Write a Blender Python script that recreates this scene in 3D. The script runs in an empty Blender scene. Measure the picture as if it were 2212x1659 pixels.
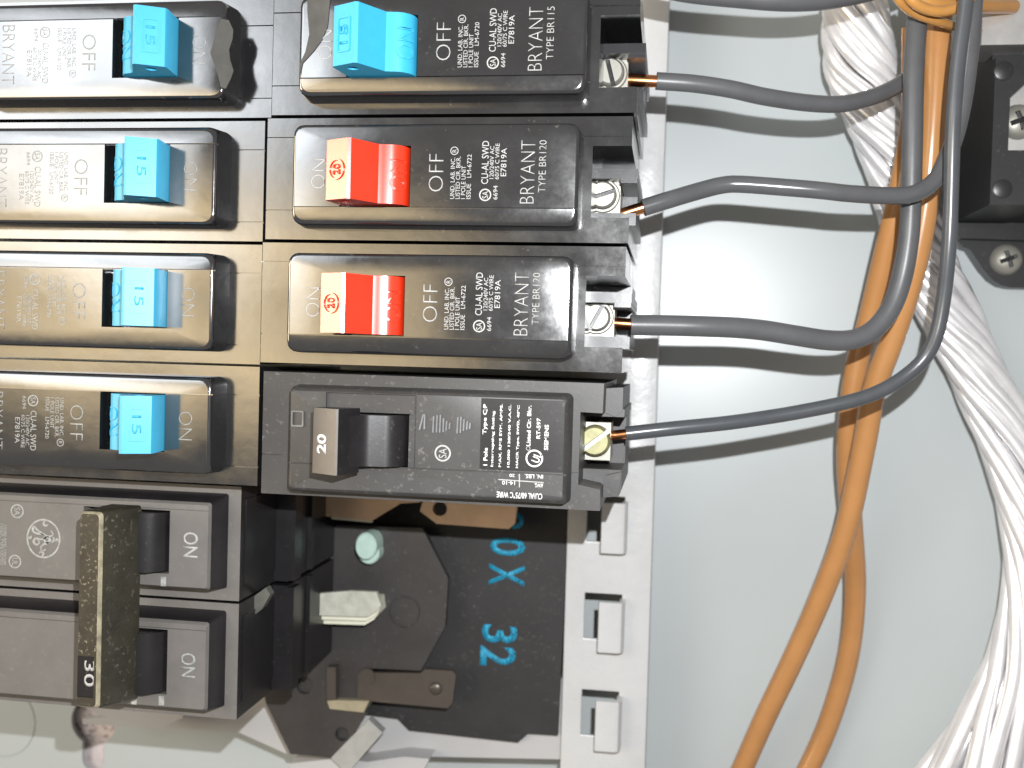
import bpy, bmesh, math, random
from mathutils import Vector, Matrix
random.seed(7)
S = 0.001                                   # everything below is written in millimetres
scene = bpy.context.scene
COL = scene.collection

# ------------------------------------------------------------------ camera
# x runs along the breakers, y across them, z out of the panel towards the viewer; the steel back is z = 0
FPX, PW, PH = 2260.0, 2212.0, 1659.0
def _n(v): return Vector(v).normalized()
_dz = -_n((344.0, -49.5, FPX))
_dx = -_n((-14866.0, -479.5, FPX)); _dx = (_dx - _dz * _dx.dot(_dz)).normalized()
_dy = _dz.cross(_dx)
WM = Matrix((_dx, _dy, _dz))                # camera (right, down, forward) -> world
CAM = Vector((84.02, -22.43, 296.21))
cam = bpy.data.cameras.new("camera"); camo = bpy.data.objects.new("camera", cam); COL.objects.link(camo)
r, d, f = WM @ Vector((1, 0, 0)), WM @ Vector((0, 1, 0)), WM @ Vector((0, 0, 1))
camo.matrix_world = Matrix.Translation(CAM * S) @ Matrix((r, -d, -f)).transposed().to_4x4()
cam.sensor_width = 36.0; cam.lens = FPX / PW * 36.0
cam.clip_start = 0.005; cam.clip_end = 20
cam.dof.use_dof = True; cam.dof.focus_distance = 0.208; cam.dof.aperture_fstop = 20.0
scene.camera = camo

# ------------------------------------------------------------------ light
world = bpy.data.worlds.new("World"); scene.world = world; world.use_nodes = True
world.node_tree.nodes["Background"].inputs[0].default_value = (1.0, 0.95, 0.90, 1)
world.node_tree.nodes["Background"].inputs[1].default_value = 0.215
def lamp(name, kind, loc, energy, color, **kw):
    l = bpy.data.lights.new(name, kind); l.energy = energy; l.color = color
    for k, v in kw.items(): setattr(l, k, v)
    o = bpy.data.objects.new(name, l); COL.objects.link(o); o.location = Vector(loc) * S
    return o
# the camera's own flash, a little above and to the side of the lens
fl = CAM + r * 13 - d * 26
lamp("flash", 'POINT', fl, 3.1, (0.97, 0.985, 1.0), shadow_soft_size=0.0009)
def area(name, loc, target, sx, sy, energy, color, rough_):
    o = lamp(name, 'AREA', loc, energy, color, shape='RECTANGLE', size=sy, size_y=sx)
    o.rotation_euler = (Vector(target) - Vector(loc)).to_track_quat('-Z', 'Y').to_euler()
    # uneven brightness that dies away towards the lamp's rim, like a curtained window or a lit wall
    l = o.data; l.use_nodes = True; nt = l.node_tree; N = nt.nodes; L = nt.links; em = N["Emission"]
    geo = N.new("ShaderNodeNewGeometry"); sp = N.new("ShaderNodeSeparateXYZ"); L.new(geo.outputs["Parametric"], sp.inputs[0])
    def math_(op, a, b=None):
        n = N.new("ShaderNodeMath"); n.operation = op
        for i_, v in enumerate((a, b)):
            if v is None: continue
            if isinstance(v, (int, float)): n.inputs[i_].default_value = v
            else: L.new(v, n.inputs[i_])
        return n.outputs[0]
    def fall(c): return math_('POWER', math_('MULTIPLY', math_('MULTIPLY', c, math_('SUBTRACT', 1.0, c)), 4.0), .8)
    no = N.new("ShaderNodeTexNoise"); no.inputs["Scale"].default_value = rough_; no.inputs["Detail"].default_value = 3.; L.new(geo.outputs["Parametric"], no.inputs["Vector"])
    nv = math_('ADD', math_('MULTIPLY', no.outputs[0], 2.4), -.2)
    L.new(math_('MULTIPLY', math_('MULTIPLY', fall(sp.outputs[0]), fall(sp.outputs[1])), math_('MULTIPLY', nv, 1.9)), em.inputs["Strength"])
    return o
# a bright window and a warm lit wall of the room, behind the photographer's left shoulder
area("window_light", (-680, 330, 1050), (0, 0, 90), 0.74, 0.58, 3.7, (0.90, 0.95, 1.0), 4.)
area("warm_wall_light", (-540, 40, 1080), (0, -20, 90), 0.90, 0.38, 1.8, (1.0, 0.76, 0.42), 5.)
area("warm_side_light", (-1050, 60, 470), (0, 0, 90), 0.60, 0.60, 7.5, (1.0, 0.82, 0.56), 2.)
scene.view_settings.view_transform = 'Standard'; scene.view_settings.look = 'None'
scene.view_settings.exposure = 0.32; scene.view_settings.gamma = 1.0

def at(px, py, z):                          # the point at height z seen at this place of the photograph
    v = WM @ Vector(((px - PW / 2) / FPX, (py - PH / 2) / FPX, 1.0))
    return CAM + v * ((z - CAM.z) / v.z)
def reg(x0, y0, k):                         # coordinates measured in an enlarged part of the photograph
    return lambda x, y, z: at((x0 + x * k) * .54, (y0 + y * k) * .54, z)
q5 = reg(1000, 900, .76853); q2 = reg(1000, 0, .76853); q6 = reg(0, 1900, .70649); q7 = reg(900, 1900, .81374)
q3 = reg(2300, 0, .84398); q8 = reg(2500, 1400, 1.00758); g7 = reg(3300, 0, .36165); g8 = reg(3600, 500, .45214)
g1 = reg(800, 1850, .36166); g2 = reg(800, 2350, .36166); q1 = reg(0, 0, .60274)

# ------------------------------------------------------------------ materials
def mat(name, col, rough=.5, metal=0., ior=1.5, var=.12, vscale=60., bump=0., bscale=300., rvar=0., dust=0., dustcol=(.30, .27, .22), coat=0., dscale=900., dthr=.62, wave=0., spec=.5, bdist=.00004):
    m = bpy.data.materials.new(name); m.use_nodes = True
    nt = m.node_tree; N = nt.nodes; L = nt.links; b = N["Principled BSDF"]
    b.inputs["Roughness"].default_value = rough; b.inputs["Metallic"].default_value = metal
    b.inputs["IOR"].default_value = ior; b.inputs["Specular IOR Level"].default_value = spec; b.inputs["Coat Weight"].default_value = coat; b.inputs["Coat Roughness"].default_value = .08
    tc = N.new("ShaderNodeTexCoord")
    def noise(sc, det=4., rg=.6):
        n = N.new("ShaderNodeTexNoise"); n.inputs["Scale"].default_value = sc; n.inputs["Detail"].default_value = det
        n.inputs["Roughness"].default_value = rg; L.new(tc.outputs["Object"], n.inputs["Vector"]); return n
    def maprange(src, a, b_, c, d_):
        n = N.new("ShaderNodeMapRange"); L.new(src, n.inputs[0])
        for i, v in enumerate((a, b_, c, d_)): n.inputs[1 + i].default_value = v
        return n
    n1 = noise(vscale)
    mr = maprange(n1.outputs[0], .25, .75, 1 - var, 1 + var)
    mx = N.new("ShaderNodeVectorMath"); mx.operation = 'SCALE'; mx.inputs[0].default_value = col; L.new(mr.outputs[0], mx.inputs["Scale"])
    colout = mx.outputs[0]
    if dust > 0:
        n2 = noise(dscale, 2.); n3 = noise(dscale * .07, 3.)
        t = maprange(n2.outputs[0], dthr, dthr + .08, 0, dust); t2 = maprange(n3.outputs[0], .4, .62, .15, 1.)
        mu = N.new("ShaderNodeMath"); mu.operation = 'MULTIPLY'; L.new(t.outputs[0], mu.inputs[0]); L.new(t2.outputs[0], mu.inputs[1])
        mix = N.new("ShaderNodeMix"); mix.data_type = 'RGBA'; L.new(mu.outputs[0], mix.inputs[0]); L.new(colout, mix.inputs[6])
        mix.inputs[7].default_value = (*dustcol, 1); colout = mix.outputs[2]
        ra = N.new("ShaderNodeMath"); ra.operation = 'MULTIPLY_ADD'; L.new(mu.outputs[0], ra.inputs[0]); ra.inputs[1].default_value = .5; ra.inputs[2].default_value = rough
        if rvar == 0: L.new(ra.outputs[0], b.inputs["Roughness"])
    L.new(colout, b.inputs["Base Color"])
    if rvar > 0:
        n4 = noise(vscale * 1.7, 5., .7); rr = maprange(n4.outputs[0], .3, .7, max(.02, rough - rvar), rough + rvar); L.new(rr.outputs[0], b.inputs["Roughness"])
    last = None
    for amount, sc, dist in ((bump, bscale, bdist), (wave, 70., .0004)):
        if amount > 0:
            nb = noise(sc, 3.); bp = N.new("ShaderNodeBump"); bp.inputs["Strength"].default_value = amount; bp.inputs["Distance"].default_value = dist
            L.new(nb.outputs[0], bp.inputs["Height"])
            if last: L.new(last.outputs[0], bp.inputs["Normal"])
            last = bp
    if last: L.new(last.outputs[0], b.inputs["Normal"])
    return m

M = {
 'cutter':  mat("plain_grey", (.1, .1, .1)),
 'paint':   mat("grey_green_paint", (.405, .435, .438), .34, var=.02, vscale=30, bump=.25, bscale=1600),
 'rail':    mat("light_grey_enamel", (.47, .47, .47), .30, var=.05, vscale=90, bump=.8, bscale=420, rvar=.06, bdist=.00012),
 'pan':     mat("light_grey_pan_paint", (.41, .405, .405), .40, var=.04, vscale=60, bump=.2, bscale=900),
 'black':   mat("glossy_black_plastic", (.011, .011, .012), .13, ior=1.85, spec=.95, var=.3, vscale=50, bump=.08, bscale=1200, rvar=.05, dust=.22, dthr=.66, wave=.12),
 'black2':  mat("black_plastic_chamber", (.014, .014, .016), .30, var=.3, vscale=80, bump=.3, bscale=900, dust=.15, dthr=.66),
 'clip':    mat("grey_clip_and_rib_glint", (.16, .16, .14), .35, metal=.4, var=.2, vscale=200),
 'bar':     mat("worn_raised_edges", (.16, .16, .165), .5, var=.3, vscale=300),
 'edge':    mat("worn_edges_and_glints", (.13, .127, .12), .5, var=.4, vscale=250),
 'gedge':   mat("pale_edge_glints", (.24, .23, .22), .4, var=.5, vscale=300),
 'bedge':   mat("bronze_edge_highlight", (.36, .32, .22), .38, metal=.3, var=.5, vscale=400),
 'print':   mat("bold_white_print", (.72, .72, .72), .5, var=.08, vscale=900),
 'bright':  mat("bright_plated_tab", (.74, .75, .73), .22, metal=.65, var=.1, vscale=300),
 'khaki':   mat("khaki_plating_and_edge_glint", (.34, .30, .21), .42, metal=.2, var=.15, vscale=300),
 'grey':    mat("dusty_charcoal_plastic", (.040, .038, .037), .46, var=.22, vscale=80, bump=.35, bscale=1500, dust=.35, dthr=.60, dustcol=(.22, .20, .18)),
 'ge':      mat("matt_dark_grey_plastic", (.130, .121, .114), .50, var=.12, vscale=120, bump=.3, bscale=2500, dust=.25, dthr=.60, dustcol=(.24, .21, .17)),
 'gedark':  mat("black_plastic_and_slot_shade", (.012, .011, .012), .32, ior=1.5, var=.3, vscale=120, bump=.2, bscale=900, dust=.25, dthr=.63, dustcol=(.12, .08, .06)),
 'bronze':  mat("worn_bronze_handle", (.036, .030, .020), .40, var=.35, vscale=160, bump=.5, bscale=1300, dust=.42, dthr=.58, dscale=1100, dustcol=(.42, .36, .24)),
 'blue':    mat("sky_blue_plastic", (.035, .36, .58), .42, ior=1.5, var=.07, vscale=220, bump=.15, bscale=2500),
 'red':     mat("red_plastic", (.70, .032, .007), .26, ior=1.65, spec=.9, var=.06, vscale=200, bump=.12, bscale=2500),
 'white':   mat("white_print", (.37, .37, .36), .4, var=.15, vscale=900),
 'worn':    mat("worn_and_glare_dimmed_print", (.30, .30, .29), .5, var=.4, vscale=900),
 'ink':     mat("blue_stencil_ink", (.012, .27, .44), .6, var=.5, vscale=700, dust=.95, dthr=.50, dscale=1500, dustcol=(.006, .008, .010)),
 'zinc':    mat("zinc_plated_steel", (.30, .29, .255), .42, metal=.45, var=.08, vscale=400, bump=.2, bscale=900, rvar=.06),
 'brass':   mat("yellow_zinc_screw", (.26, .245, .13), .45, metal=.45, var=.25, vscale=500, bump=.25, bscale=1200),
 'lug':     mat("aluminium_lug", (.72, .71, .69), .34, metal=.9, var=.1, vscale=300, bump=.3, bscale=900),
 'copper':  mat("bare_copper", (.82, .36, .16), .22, metal=1., var=.15, vscale=300),
 'wire':    mat("dark_grey_insulation", (.082, .083, .087), .36, var=.10, vscale=200, bump=.28, bscale=1100),
 'wireg':   mat("glossy_dark_insulation", (.078, .079, .083), .22, var=.10, vscale=200, bump=.12, bscale=700),
 'wireb':   mat("black_insulation", (.058, .062, .068), .28, var=.10, vscale=200, bump=.2, bscale=900),
 'brown':   mat("ochre_brown_insulation", (.40, .19, .066), .25, var=.08, vscale=120, bump=.06, bscale=700, ior=1.6),
 'orange':  mat("orange_enamel_wire", (.40, .19, .05), .24, var=.1, vscale=150, coat=.5),
 'alu':     mat("bare_aluminium_strand", (.78, .77, .78), .31, metal=.5, var=.12, vscale=120, bump=.04, bscale=900),
 'base':    mat("black_insulating_sheet", (.016, .015, .016), .62, var=.25, vscale=100, bump=.4, bscale=1500, dust=.12, dthr=.6),
 'busblk':  mat("dull_black_bus_plate", (.045, .041, .040), .45, metal=.2, var=.2, vscale=90, bump=.25, bscale=1100, dust=.15, dthr=.62),
 'bus':     mat("tarnished_tan_bus", (.72, .50, .33), .42, metal=.15, var=.16, vscale=120, bump=.2, bscale=900),
 'strap':   mat("dark_bronze_strap", (.10, .085, .072), .36, metal=.5, var=.15, vscale=150, bump=.2, bscale=900),
 'cream':   mat("cream_stab_plating", (.66, .65, .52), .45, var=.08, vscale=400, bump=.3, bscale=700),
 'creamd':  mat("dull_cream_stab_top", (.44, .44, .37), .55, var=.2, vscale=350, bump=.6, bscale=500),
 'mint':    mat("pale_green_pin", (.42, .56, .50), .42, var=.1, vscale=400),
 'plaster': mat("speckled_plaster", (.60, .53, .52), .8, var=.15, vscale=300, bump=.5, bscale=800, dust=.9, dthr=.54, dscale=700, dustcol=(.16, .12, .15)),
 'glue':    mat("dried_label_glue", (.065, .062, .056), .6, spec=.3, var=.25, vscale=250, bump=.6, bscale=700),
 'lugblk':  mat("black_moulded_block", (.017, .017, .018), .36, var=.2, vscale=150, bump=.3, bscale=900, dust=.15, dthr=.63),
}

# ------------------------------------------------------------------ helpers
def box(bm, x0, x1, y0, y1, z0, z1): return prism(bm, [(x0, y0), (x1, y0), (x1, y1), (x0, y1)], z0, z1)
def prism(bm, pts, z0, z1, top=None):
    top = top or pts
    a = sum(p[0] * q[1] - q[0] * p[1] for p, q in zip(pts, list(pts[1:]) + [pts[0]]))
    if a < 0: pts = list(pts)[::-1]; top = list(top)[::-1]
    lo = [bm.verts.new((p[0], p[1], z0)) for p in pts]; hi = [bm.verts.new((p[0], p[1], z1)) for p in top]
    n = len(lo); bm.faces.new(lo[::-1]); bm.faces.new(hi)
    for i in range(n): bm.faces.new((lo[i], lo[(i + 1) % n], hi[(i + 1) % n], hi[i]))
    return lo + hi
def xprism(bm, prof, y0, y1):               # a profile in (x, z), drawn out along y
    a = sum(p[0] * q[1] - q[0] * p[1] for p, q in zip(prof, list(prof[1:]) + [prof[0]]))
    if a > 0: prof = list(prof)[::-1]
    lo = [bm.verts.new((p[0], y0, p[1])) for p in prof]; hi = [bm.verts.new((p[0], y1, p[1])) for p in prof]
    n = len(lo); bm.faces.new(lo[::-1]); bm.faces.new(hi)
    for i in range(n): bm.faces.new((lo[i], lo[(i + 1) % n], hi[(i + 1) % n], hi[i]))
    return lo + hi
def circ(cx, cy, r_, n=28, ry=None): return [(cx + r_ * math.cos(2 * math.pi * i / n), cy + (ry or r_) * math.sin(2 * math.pi * i / n)) for i in range(n)]
def rrect(x0, x1, y0, y1, r_, n=4):
    out = []
    for cx, cy, a in ((x1 - r_, y1 - r_, 0), (x0 + r_, y1 - r_, 90), (x0 + r_, y0 + r_, 180), (x1 - r_, y0 + r_, 270)):
        for i in range(n + 1):
            t = math.radians(a + 90 * i / n); out.append((cx + r_ * math.cos(t), cy + r_ * math.sin(t)))
    return out
def layers(bm, rings):                      # closed stack of equal rings [(pts, z), ...]
    vs = [[bm.verts.new((p[0], p[1], z)) for p in pts] for pts, z in rings]
    n = len(vs[0]); bm.faces.new(vs[0][::-1]); bm.faces.new(vs[-1])
    for A, B in zip(vs, vs[1:]):
        for i in range(n): bm.faces.new((A[i], A[(i + 1) % n], B[(i + 1) % n], B[i]))
def bev(bm, w=.3, seg=2, ang=28, mi=-1):
    es = [e for e in bm.edges if len(e.link_faces) == 2 and e.calc_face_angle(0) > math.radians(ang)]
    bmesh.ops.bevel(bm, geom=es, offset=w, segments=seg, profile=.5, affect='EDGES', clamp_overlap=True, material=mi)
def mesh(bm, name, mt, dz=0., smooth=35):
    bmesh.ops.recalc_face_normals(bm, faces=bm.faces[:])
    bmesh.ops.transform(bm, matrix=Matrix.Scale(S, 4) @ Matrix.Translation((0, 0, dz)), verts=bm.verts[:])
    me = bpy.data.meshes.new(name); bm.to_mesh(me); bm.free()
    me.materials.append(M[mt])
    if smooth:
        me.polygons.foreach_set("use_smooth", [True] * len(me.polygons))
        try: me.set_sharp_from_angle(angle=math.radians(smooth))
        except Exception: pass
    return me
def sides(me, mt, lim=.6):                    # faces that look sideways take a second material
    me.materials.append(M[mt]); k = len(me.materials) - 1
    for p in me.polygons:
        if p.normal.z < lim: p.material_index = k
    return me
def edged(me, mt): me.materials.append(M[mt]); return me
def obj(name, me, parent=None):
    o = bpy.data.objects.new(name, me); COL.objects.link(o)
    if parent: o.parent = parent
    return o
def tag(o, label=None, cat=None, group=None, kind=None):
    for k, v in (('label', label), ('category', cat), ('group', group), ('kind', kind)):
        if v: o[k] = v
    return o
def thing(name, loc, label, cat, group=None, rz=0.):
    o = bpy.data.objects.new(name, None); COL.objects.link(o); o.location = Vector(loc) * S; o.rotation_euler.z = rz
    o.empty_display_size = .01
    return tag(o, label, cat, group)
def cut(me, cutters, inner=0):                       # boolean difference, cutters given as bmeshes in millimetres
    o = bpy.data.objects.new("tmp", me); COL.objects.link(o); tmp = []
    for c in cutters:
        cm = mesh(c[0], "tmpc", 'cutter', c[1], 0); co = bpy.data.objects.new("tmpc", cm); COL.objects.link(co); tmp.append(co)
        md = o.modifiers.new("b", 'BOOLEAN'); md.operation = 'DIFFERENCE'; md.solver = 'EXACT'; md.object = co; md.material_mode = 'TRANSFER'
    dg = bpy.context.evaluated_depsgraph_get(); dg.update()
    out = bpy.data.meshes.new_from_object(o.evaluated_get(dg))
    ms = [m_ for m_ in me.materials]; names = [m_.name if m_ else '' for m_ in out.materials]; idx = [0] * len(out.polygons)
    out.polygons.foreach_get("material_index", idx)
    order = {m_.name: i for i, m_ in enumerate(ms)}
    idx = [order.get(names[i], inner) if i < len(names) else inner for i in idx]
    out.materials.clear()
    for m_ in ms: out.materials.append(m_)
    out.polygons.foreach_set("material_index", idx)
    out.polygons.foreach_set("use_smooth", [True] * len(out.polygons)); out.set_sharp_from_angle(angle=math.radians(35))
    for co in tmp: bpy.data.objects.remove(co)
    bpy.data.objects.remove(o)
    return out
def ringbm(cx, cy, ro, ri, z0, z1, n=32):
    bm = bmesh.new(); V = [[bm.verts.new((x, y, z)) for x, y in circ(cx, cy, rr, n)] for rr, z in ((ro, z0), (ro, z1), (ri, z1), (ri, z0))]
    for a in range(4):
        for i in range(n): bm.faces.new((V[a][i], V[a][(i + 1) % n], V[(a + 1) % 4][(i + 1) % n], V[(a + 1) % 4][i]))
    return bm
def cbox(*a): bm = bmesh.new(); box(bm, *a); return bm
_tc = {}
def textmesh(s, length, cap, mt, thin=0., ex=.02):
    """Lettering lying in x (reading direction) and y (up), fitted to a length and a height, in metres."""
    key = (s, round(length, 2), round(cap, 2), mt, thin, ex)
    if key in _tc: return _tc[key]
    c = bpy.data.curves.new("t", 'FONT'); c.body = s; c.size = 1.; c.offset = thin; c.resolution_u = 3
    o = bpy.data.objects.new("t", c); COL.objects.link(o)
    dg = bpy.context.evaluated_depsgraph_get(); dg.update()
    me = bpy.data.meshes.new_from_object(o.evaluated_get(dg)); bpy.data.objects.remove(o)
    bm = bmesh.new(); bm.from_mesh(me)
    xs = [v.co.x for v in bm.verts]; ys = [v.co.y for v in bm.verts]
    x0, w, y0, h = min(xs), max(xs) - min(xs), min(ys), max(ys) - min(ys)
    for v in bm.verts: v.co = ((v.co.x - x0) / w * length, (v.co.y - y0) / h * cap, 0)
    ext = bmesh.ops.extrude_face_region(bm, geom=bm.faces[:])
    bmesh.ops.translate(bm, vec=(0, 0, ex), verts=[g for g in ext['geom'] if isinstance(g, bmesh.types.BMVert)])
    out = mesh(bm, "lettering", mt, 0, 0); _tc[key] = out; return out
def text(parent, s, base, start, length, cap, z, mt='white', rot=90., thin=0., name="lettering", ex=.02):
    """rot 90: reads towards +y with letters' tops towards -x, baseline at x = base, first letter at y = start."""
    o = obj(name, textmesh(s, length, cap, mt, thin, ex), parent)
    o.rotation_euler.z = math.radians(rot)
    o.location = Vector((base, start, z)) * S
    return o
def ringmesh(r_, w, mt, ex=.02, n=28, ry=None):
    bm = bmesh.new(); ry = ry or r_
    A, B = circ(0, 0, r_, n, ry), circ(0, 0, r_ - w, n, ry - w)
    for i in range(n):
        j = (i + 1) % n
        prism(bm, [A[i], A[j], B[j], B[i]], 0, ex)
    bmesh.ops.remove_doubles(bm, verts=bm.verts[:], dist=.0005)
    return mesh(bm, "ring", mt, 0, 0)
def smooth_path(pts, step=1.2):
    P = [Vector(p) for p in pts]; P = [P[0] * 2 - P[1]] + P + [P[-1] * 2 - P[-2]]
    out = []
    for i in range(1, len(P) - 2):
        a, b, c, e = P[i - 1:i + 3]; n = max(2, int((c - b).length / step))
        for k in range(n):
            t = k / n
            out.append(.5 * ((2 * b) + (c - a) * t + (2 * a - 5 * b + 4 * c - e) * t * t + (3 * b - a - 3 * c + e) * t ** 3))
    out.append(P[-2]); return out
def frames(path):
    T = []
    for i in range(len(path)):
        T.append((path[min(i + 1, len(path) - 1)] - path[max(i - 1, 0)]).normalized())
    u = T[0].orthogonal().normalized(); out = []
    for t in T:
        u = (u - t * u.dot(t)).normalized(); out.append((t, u, t.cross(u)))
    return out
def tube(bm, path, rad, seg=14, flat=None):
    fr = frames(path); rings = []
    for i, (p, (t, u, v)) in enumerate(zip(path, fr)):
        rr = rad(i / (len(path) - 1)) if callable(rad) else rad
        rings.append([bm.verts.new(p + (u * math.cos(2 * math.pi * k / seg) + v * math.sin(2 * math.pi * k / seg)) * rr) for k in range(seg)])
    for A, B in zip(rings, rings[1:]):
        for k in range(seg): bm.faces.new((A[k], A[(k + 1) % seg], B[(k + 1) % seg], B[k]))
    bm.faces.new(rings[0][::-1]); bm.faces.new(rings[-1])
def screwhead(r_, h, z0, mt, slot=None, cross=False, dome=False):
    bm = bmesh.new()
    rings = [(circ(0, 0, r_), z0), (circ(0, 0, r_), z0 + h * .55), (circ(0, 0, r_ * .93), z0 + h * .85), (circ(0, 0, r_ * .82), z0 + h)]
    if dome: rings = [(circ(0, 0, r_ * math.cos(a)), z0 + h * math.sin(a)) for a in (0, .3, .6, .85, 1.1, 1.35)]
    layers(bm, rings); me = mesh(bm, "screw", mt)
    cs = []
    if slot is not None:
        b = cbox(-r_ * 1.2, r_ * 1.2, -.46, .46, z0 + h * .35, z0 + h * 2); bmesh.ops.rotate(b, matrix=Matrix.Rotation(math.radians(slot), 3, 'Z'), verts=b.verts[:]); cs.append((b, 0))
    if cross:
        for a in (20, 110):
            b = cbox(-r_ * .55, r_ * .55, -r_ * .14, r_ * .14, z0 + h * .35, z0 + h * 2); bmesh.ops.rotate(b, matrix=Matrix.Rotation(math.radians(a), 3, 'Z'), verts=b.verts[:]); cs.append((b, 0))
    if cs: me.materials.append(M['bright' if mt == 'brass' else 'gedark'])  # slot floors recoloured for contrast: painted shade in zinc, brighter in brass
    return cut(me, cs, 1) if cs else me

# ------------------------------------------------------------------ the setting: steel back of the enclosure
bm = bmesh.new(); box(bm, -140, 300, -230, 150, -1.4, 0)
kx = q6(530, 1395, 0); ks = q6(530, 1610, 0)
key = bmesh.new(); prism(key, circ(kx.x, kx.y, 7.4, 32), -5, 5)
key2 = bmesh.new(); box(key2, kx.x - 3.6, kx.x + 3.6, ks.y, kx.y, -5, 5); key3 = bmesh.new(); prism(key3, circ(kx.x, ks.y, 3.6, 24), -5, 5)
ko = q6(15, 1395, 0); kring = ringbm(ko.x, ko.y, 11.2, 10.9, -.35, 1, 48)
back = obj("back_panel", cut(mesh(bm, "back_panel", 'paint', 0, 30), [(key, 0), (key2, 0), (key3, 0), (kring, 0)]))
tag(back, kind='structure')
bm = bmesh.new(); box(bm, kx.x - 30, kx.x + 30, ks.y - 25, kx.y + 25, -6, -3.2)
tag(obj("plaster_wall", mesh(bm, "plaster_wall", 'plaster')), kind='structure')

# ------------------------------------------------------------------ mounting pan with its hook rail and the black insulating sheet
pan = thing("mounting_pan", (0, 0, 0), "light grey steel mounting pan with a hooked rail under the breakers", "mounting pan")
ys = [150.0]; tops = [-84.3 + 25.8 * k for k in range(8, -2, -1)]     # slot tops
for t in tops: ys += [t, t - 12.1]
ys += [-150.0]; xs_ = [58.2, 63.4, 73.2, 80.6]
bm = bmesh.new(); g = {}
def gv(x, y):
    if (x, y) not in g: g[(x, y)] = bm.verts.new((x, y, 21.0))
    return g[(x, y)]
for i in range(len(ys) - 1):
    for k in range(3):
        if k == 1 and i % 2 == 1: continue
        bm.faces.new((gv(xs_[k], ys[i + 1]), gv(xs_[k + 1], ys[i + 1]), gv(xs_[k + 1], ys[i]), gv(xs_[k], ys[i])))
ex = bmesh.ops.extrude_face_region(bm, geom=bm.faces[:])
bmesh.ops.translate(bm, vec=(0, 0, -1.2), verts=[v for v in ex['geom'] if isinstance(v, bmesh.types.BMVert)])
bev(bm, .35, 2)
obj("rail", mesh(bm, "rail", 'rail'), pan)
bm = bmesh.new(); box(bm, 79.5, 80.55, -150, 150, .2, 19.79); obj("rail_flange", mesh(bm, "rail_flange", 'pan'), pan)
bm = bmesh.new()
prof = [(74.1, 20.2), (74.1, 25.0), (73.4, 26.2), (72.4, 26.6), (67.6, 26.6), (67.3, 25.2), (72.0, 25.1), (72.7, 24.6), (72.8, 20.2)]
xprism(bm, prof, -14.0, -1.0); bev(bm, .55, 3)
hookme = mesh(bm, "hook", 'rail')
for t in tops:
    if t < 60: h = obj("hook", hookme, pan); h.location = Vector((0, t, 0)) * S
# the pan's bottom, below the black sheet
P = [q7(x, y, 17) for x, y in ((-700, 1200), (150, 1130), (300, 1000), (1660, 1000), (1660, 1398), (870, 1382), (450, 1400), (300, 1370), (60, 1262), (-700, 1225))]
bm = bmesh.new(); prism(bm, [(p.x, p.y) for p in P], 14.5, 17); bev(bm, .4, 2); obj("pan_floor", mesh(bm, "pan_floor", 'pan'), pan)
P = [q7(x, y, 0) for x, y in ((1640, 1395), (1990, 1500), (1990, 1900), (1640, 1900))]

sheet = thing("insulating_sheet", (0, 0, 17.2), "black insulating sheet with blue stencilled characters beside the hook rail", "insulating sheet")
P = [q7(x, y, 19) for x, y in ((100, -60), (1688, -60), (1690, 190), (1636, 1282), (1490, 1272), (1440, 1316), (905, 1256), (850, 1200), (700, 1180), (100, 1000))]
bm = bmesh.new(); prism(bm, [(p.x, p.y) for p in P], 0.0, 1.8); bev(bm, .2, 1); obj("sheet", mesh(bm, "sheet", 'base'), sheet)
for ch, cx, cy, w, h in (("8", 1395, 222, 95, 150), ("0", 1390, 352, 100, 172), ("X", 1385, 492, 118, 172), ("3", 1350, 782, 100, 172), ("2", 1342, 892, 112, 172)):
    a = q7(cx - h / 2, cy - w / 2, 19); b_ = q7(cx + h / 2, cy + w / 2, 19)
    text(sheet, ch, a.x, a.y, a.y - b_.y, b_.x - a.x, 1.84, 'ink', -90., .02, "stencil_character")

# ------------------------------------------------------------------ bus parts in the empty breaker space
def poly(q, pts, z): return [(p.x, p.y) for p in (q(x, y, z) for x, y in pts)]
bus = thing("bus_plate", (0, 0, 19.1), "dull black angular bus plate below the charcoal breaker", "bus plate")
bm = bmesh.new()
prism(bm, poly(q7, [(300, 240), (970, 262), (1097, 510), (1082, 745), (962, 962), (690, 950), (690, 1180), (560, 1392), (322, 1372), (200, 1120), (120, 700)], 27), 5.5, 7.9)
bev(bm, .4, 2, 28, 1)  # bevels take the lighter khaki: edge highlights put into the colour
hl = q7(575, 1275, 27); c1 = bmesh.new(); prism(c1, circ(hl.x, hl.y, 1.9, 24), 6, 12)
ce = q7(885, 672, 27); c2 = ringbm(ce.x, ce.y, 4.3, 3.8, 7.4, 9)
cf = q7(390, 1035, 27); c3 = bmesh.new(); prism(c3, circ(cf.x, cf.y, 2.4, 24), 6.2, 12)
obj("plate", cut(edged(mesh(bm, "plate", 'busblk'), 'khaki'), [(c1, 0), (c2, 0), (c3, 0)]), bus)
bm = bmesh.new(); prism(bm, poly(q7, [(240, 600), (900, 600), (900, 900), (240, 900)], 23), 0, 5.5); obj("stand_off", mesh(bm, "stand_off", 'gedark'), bus)

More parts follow.
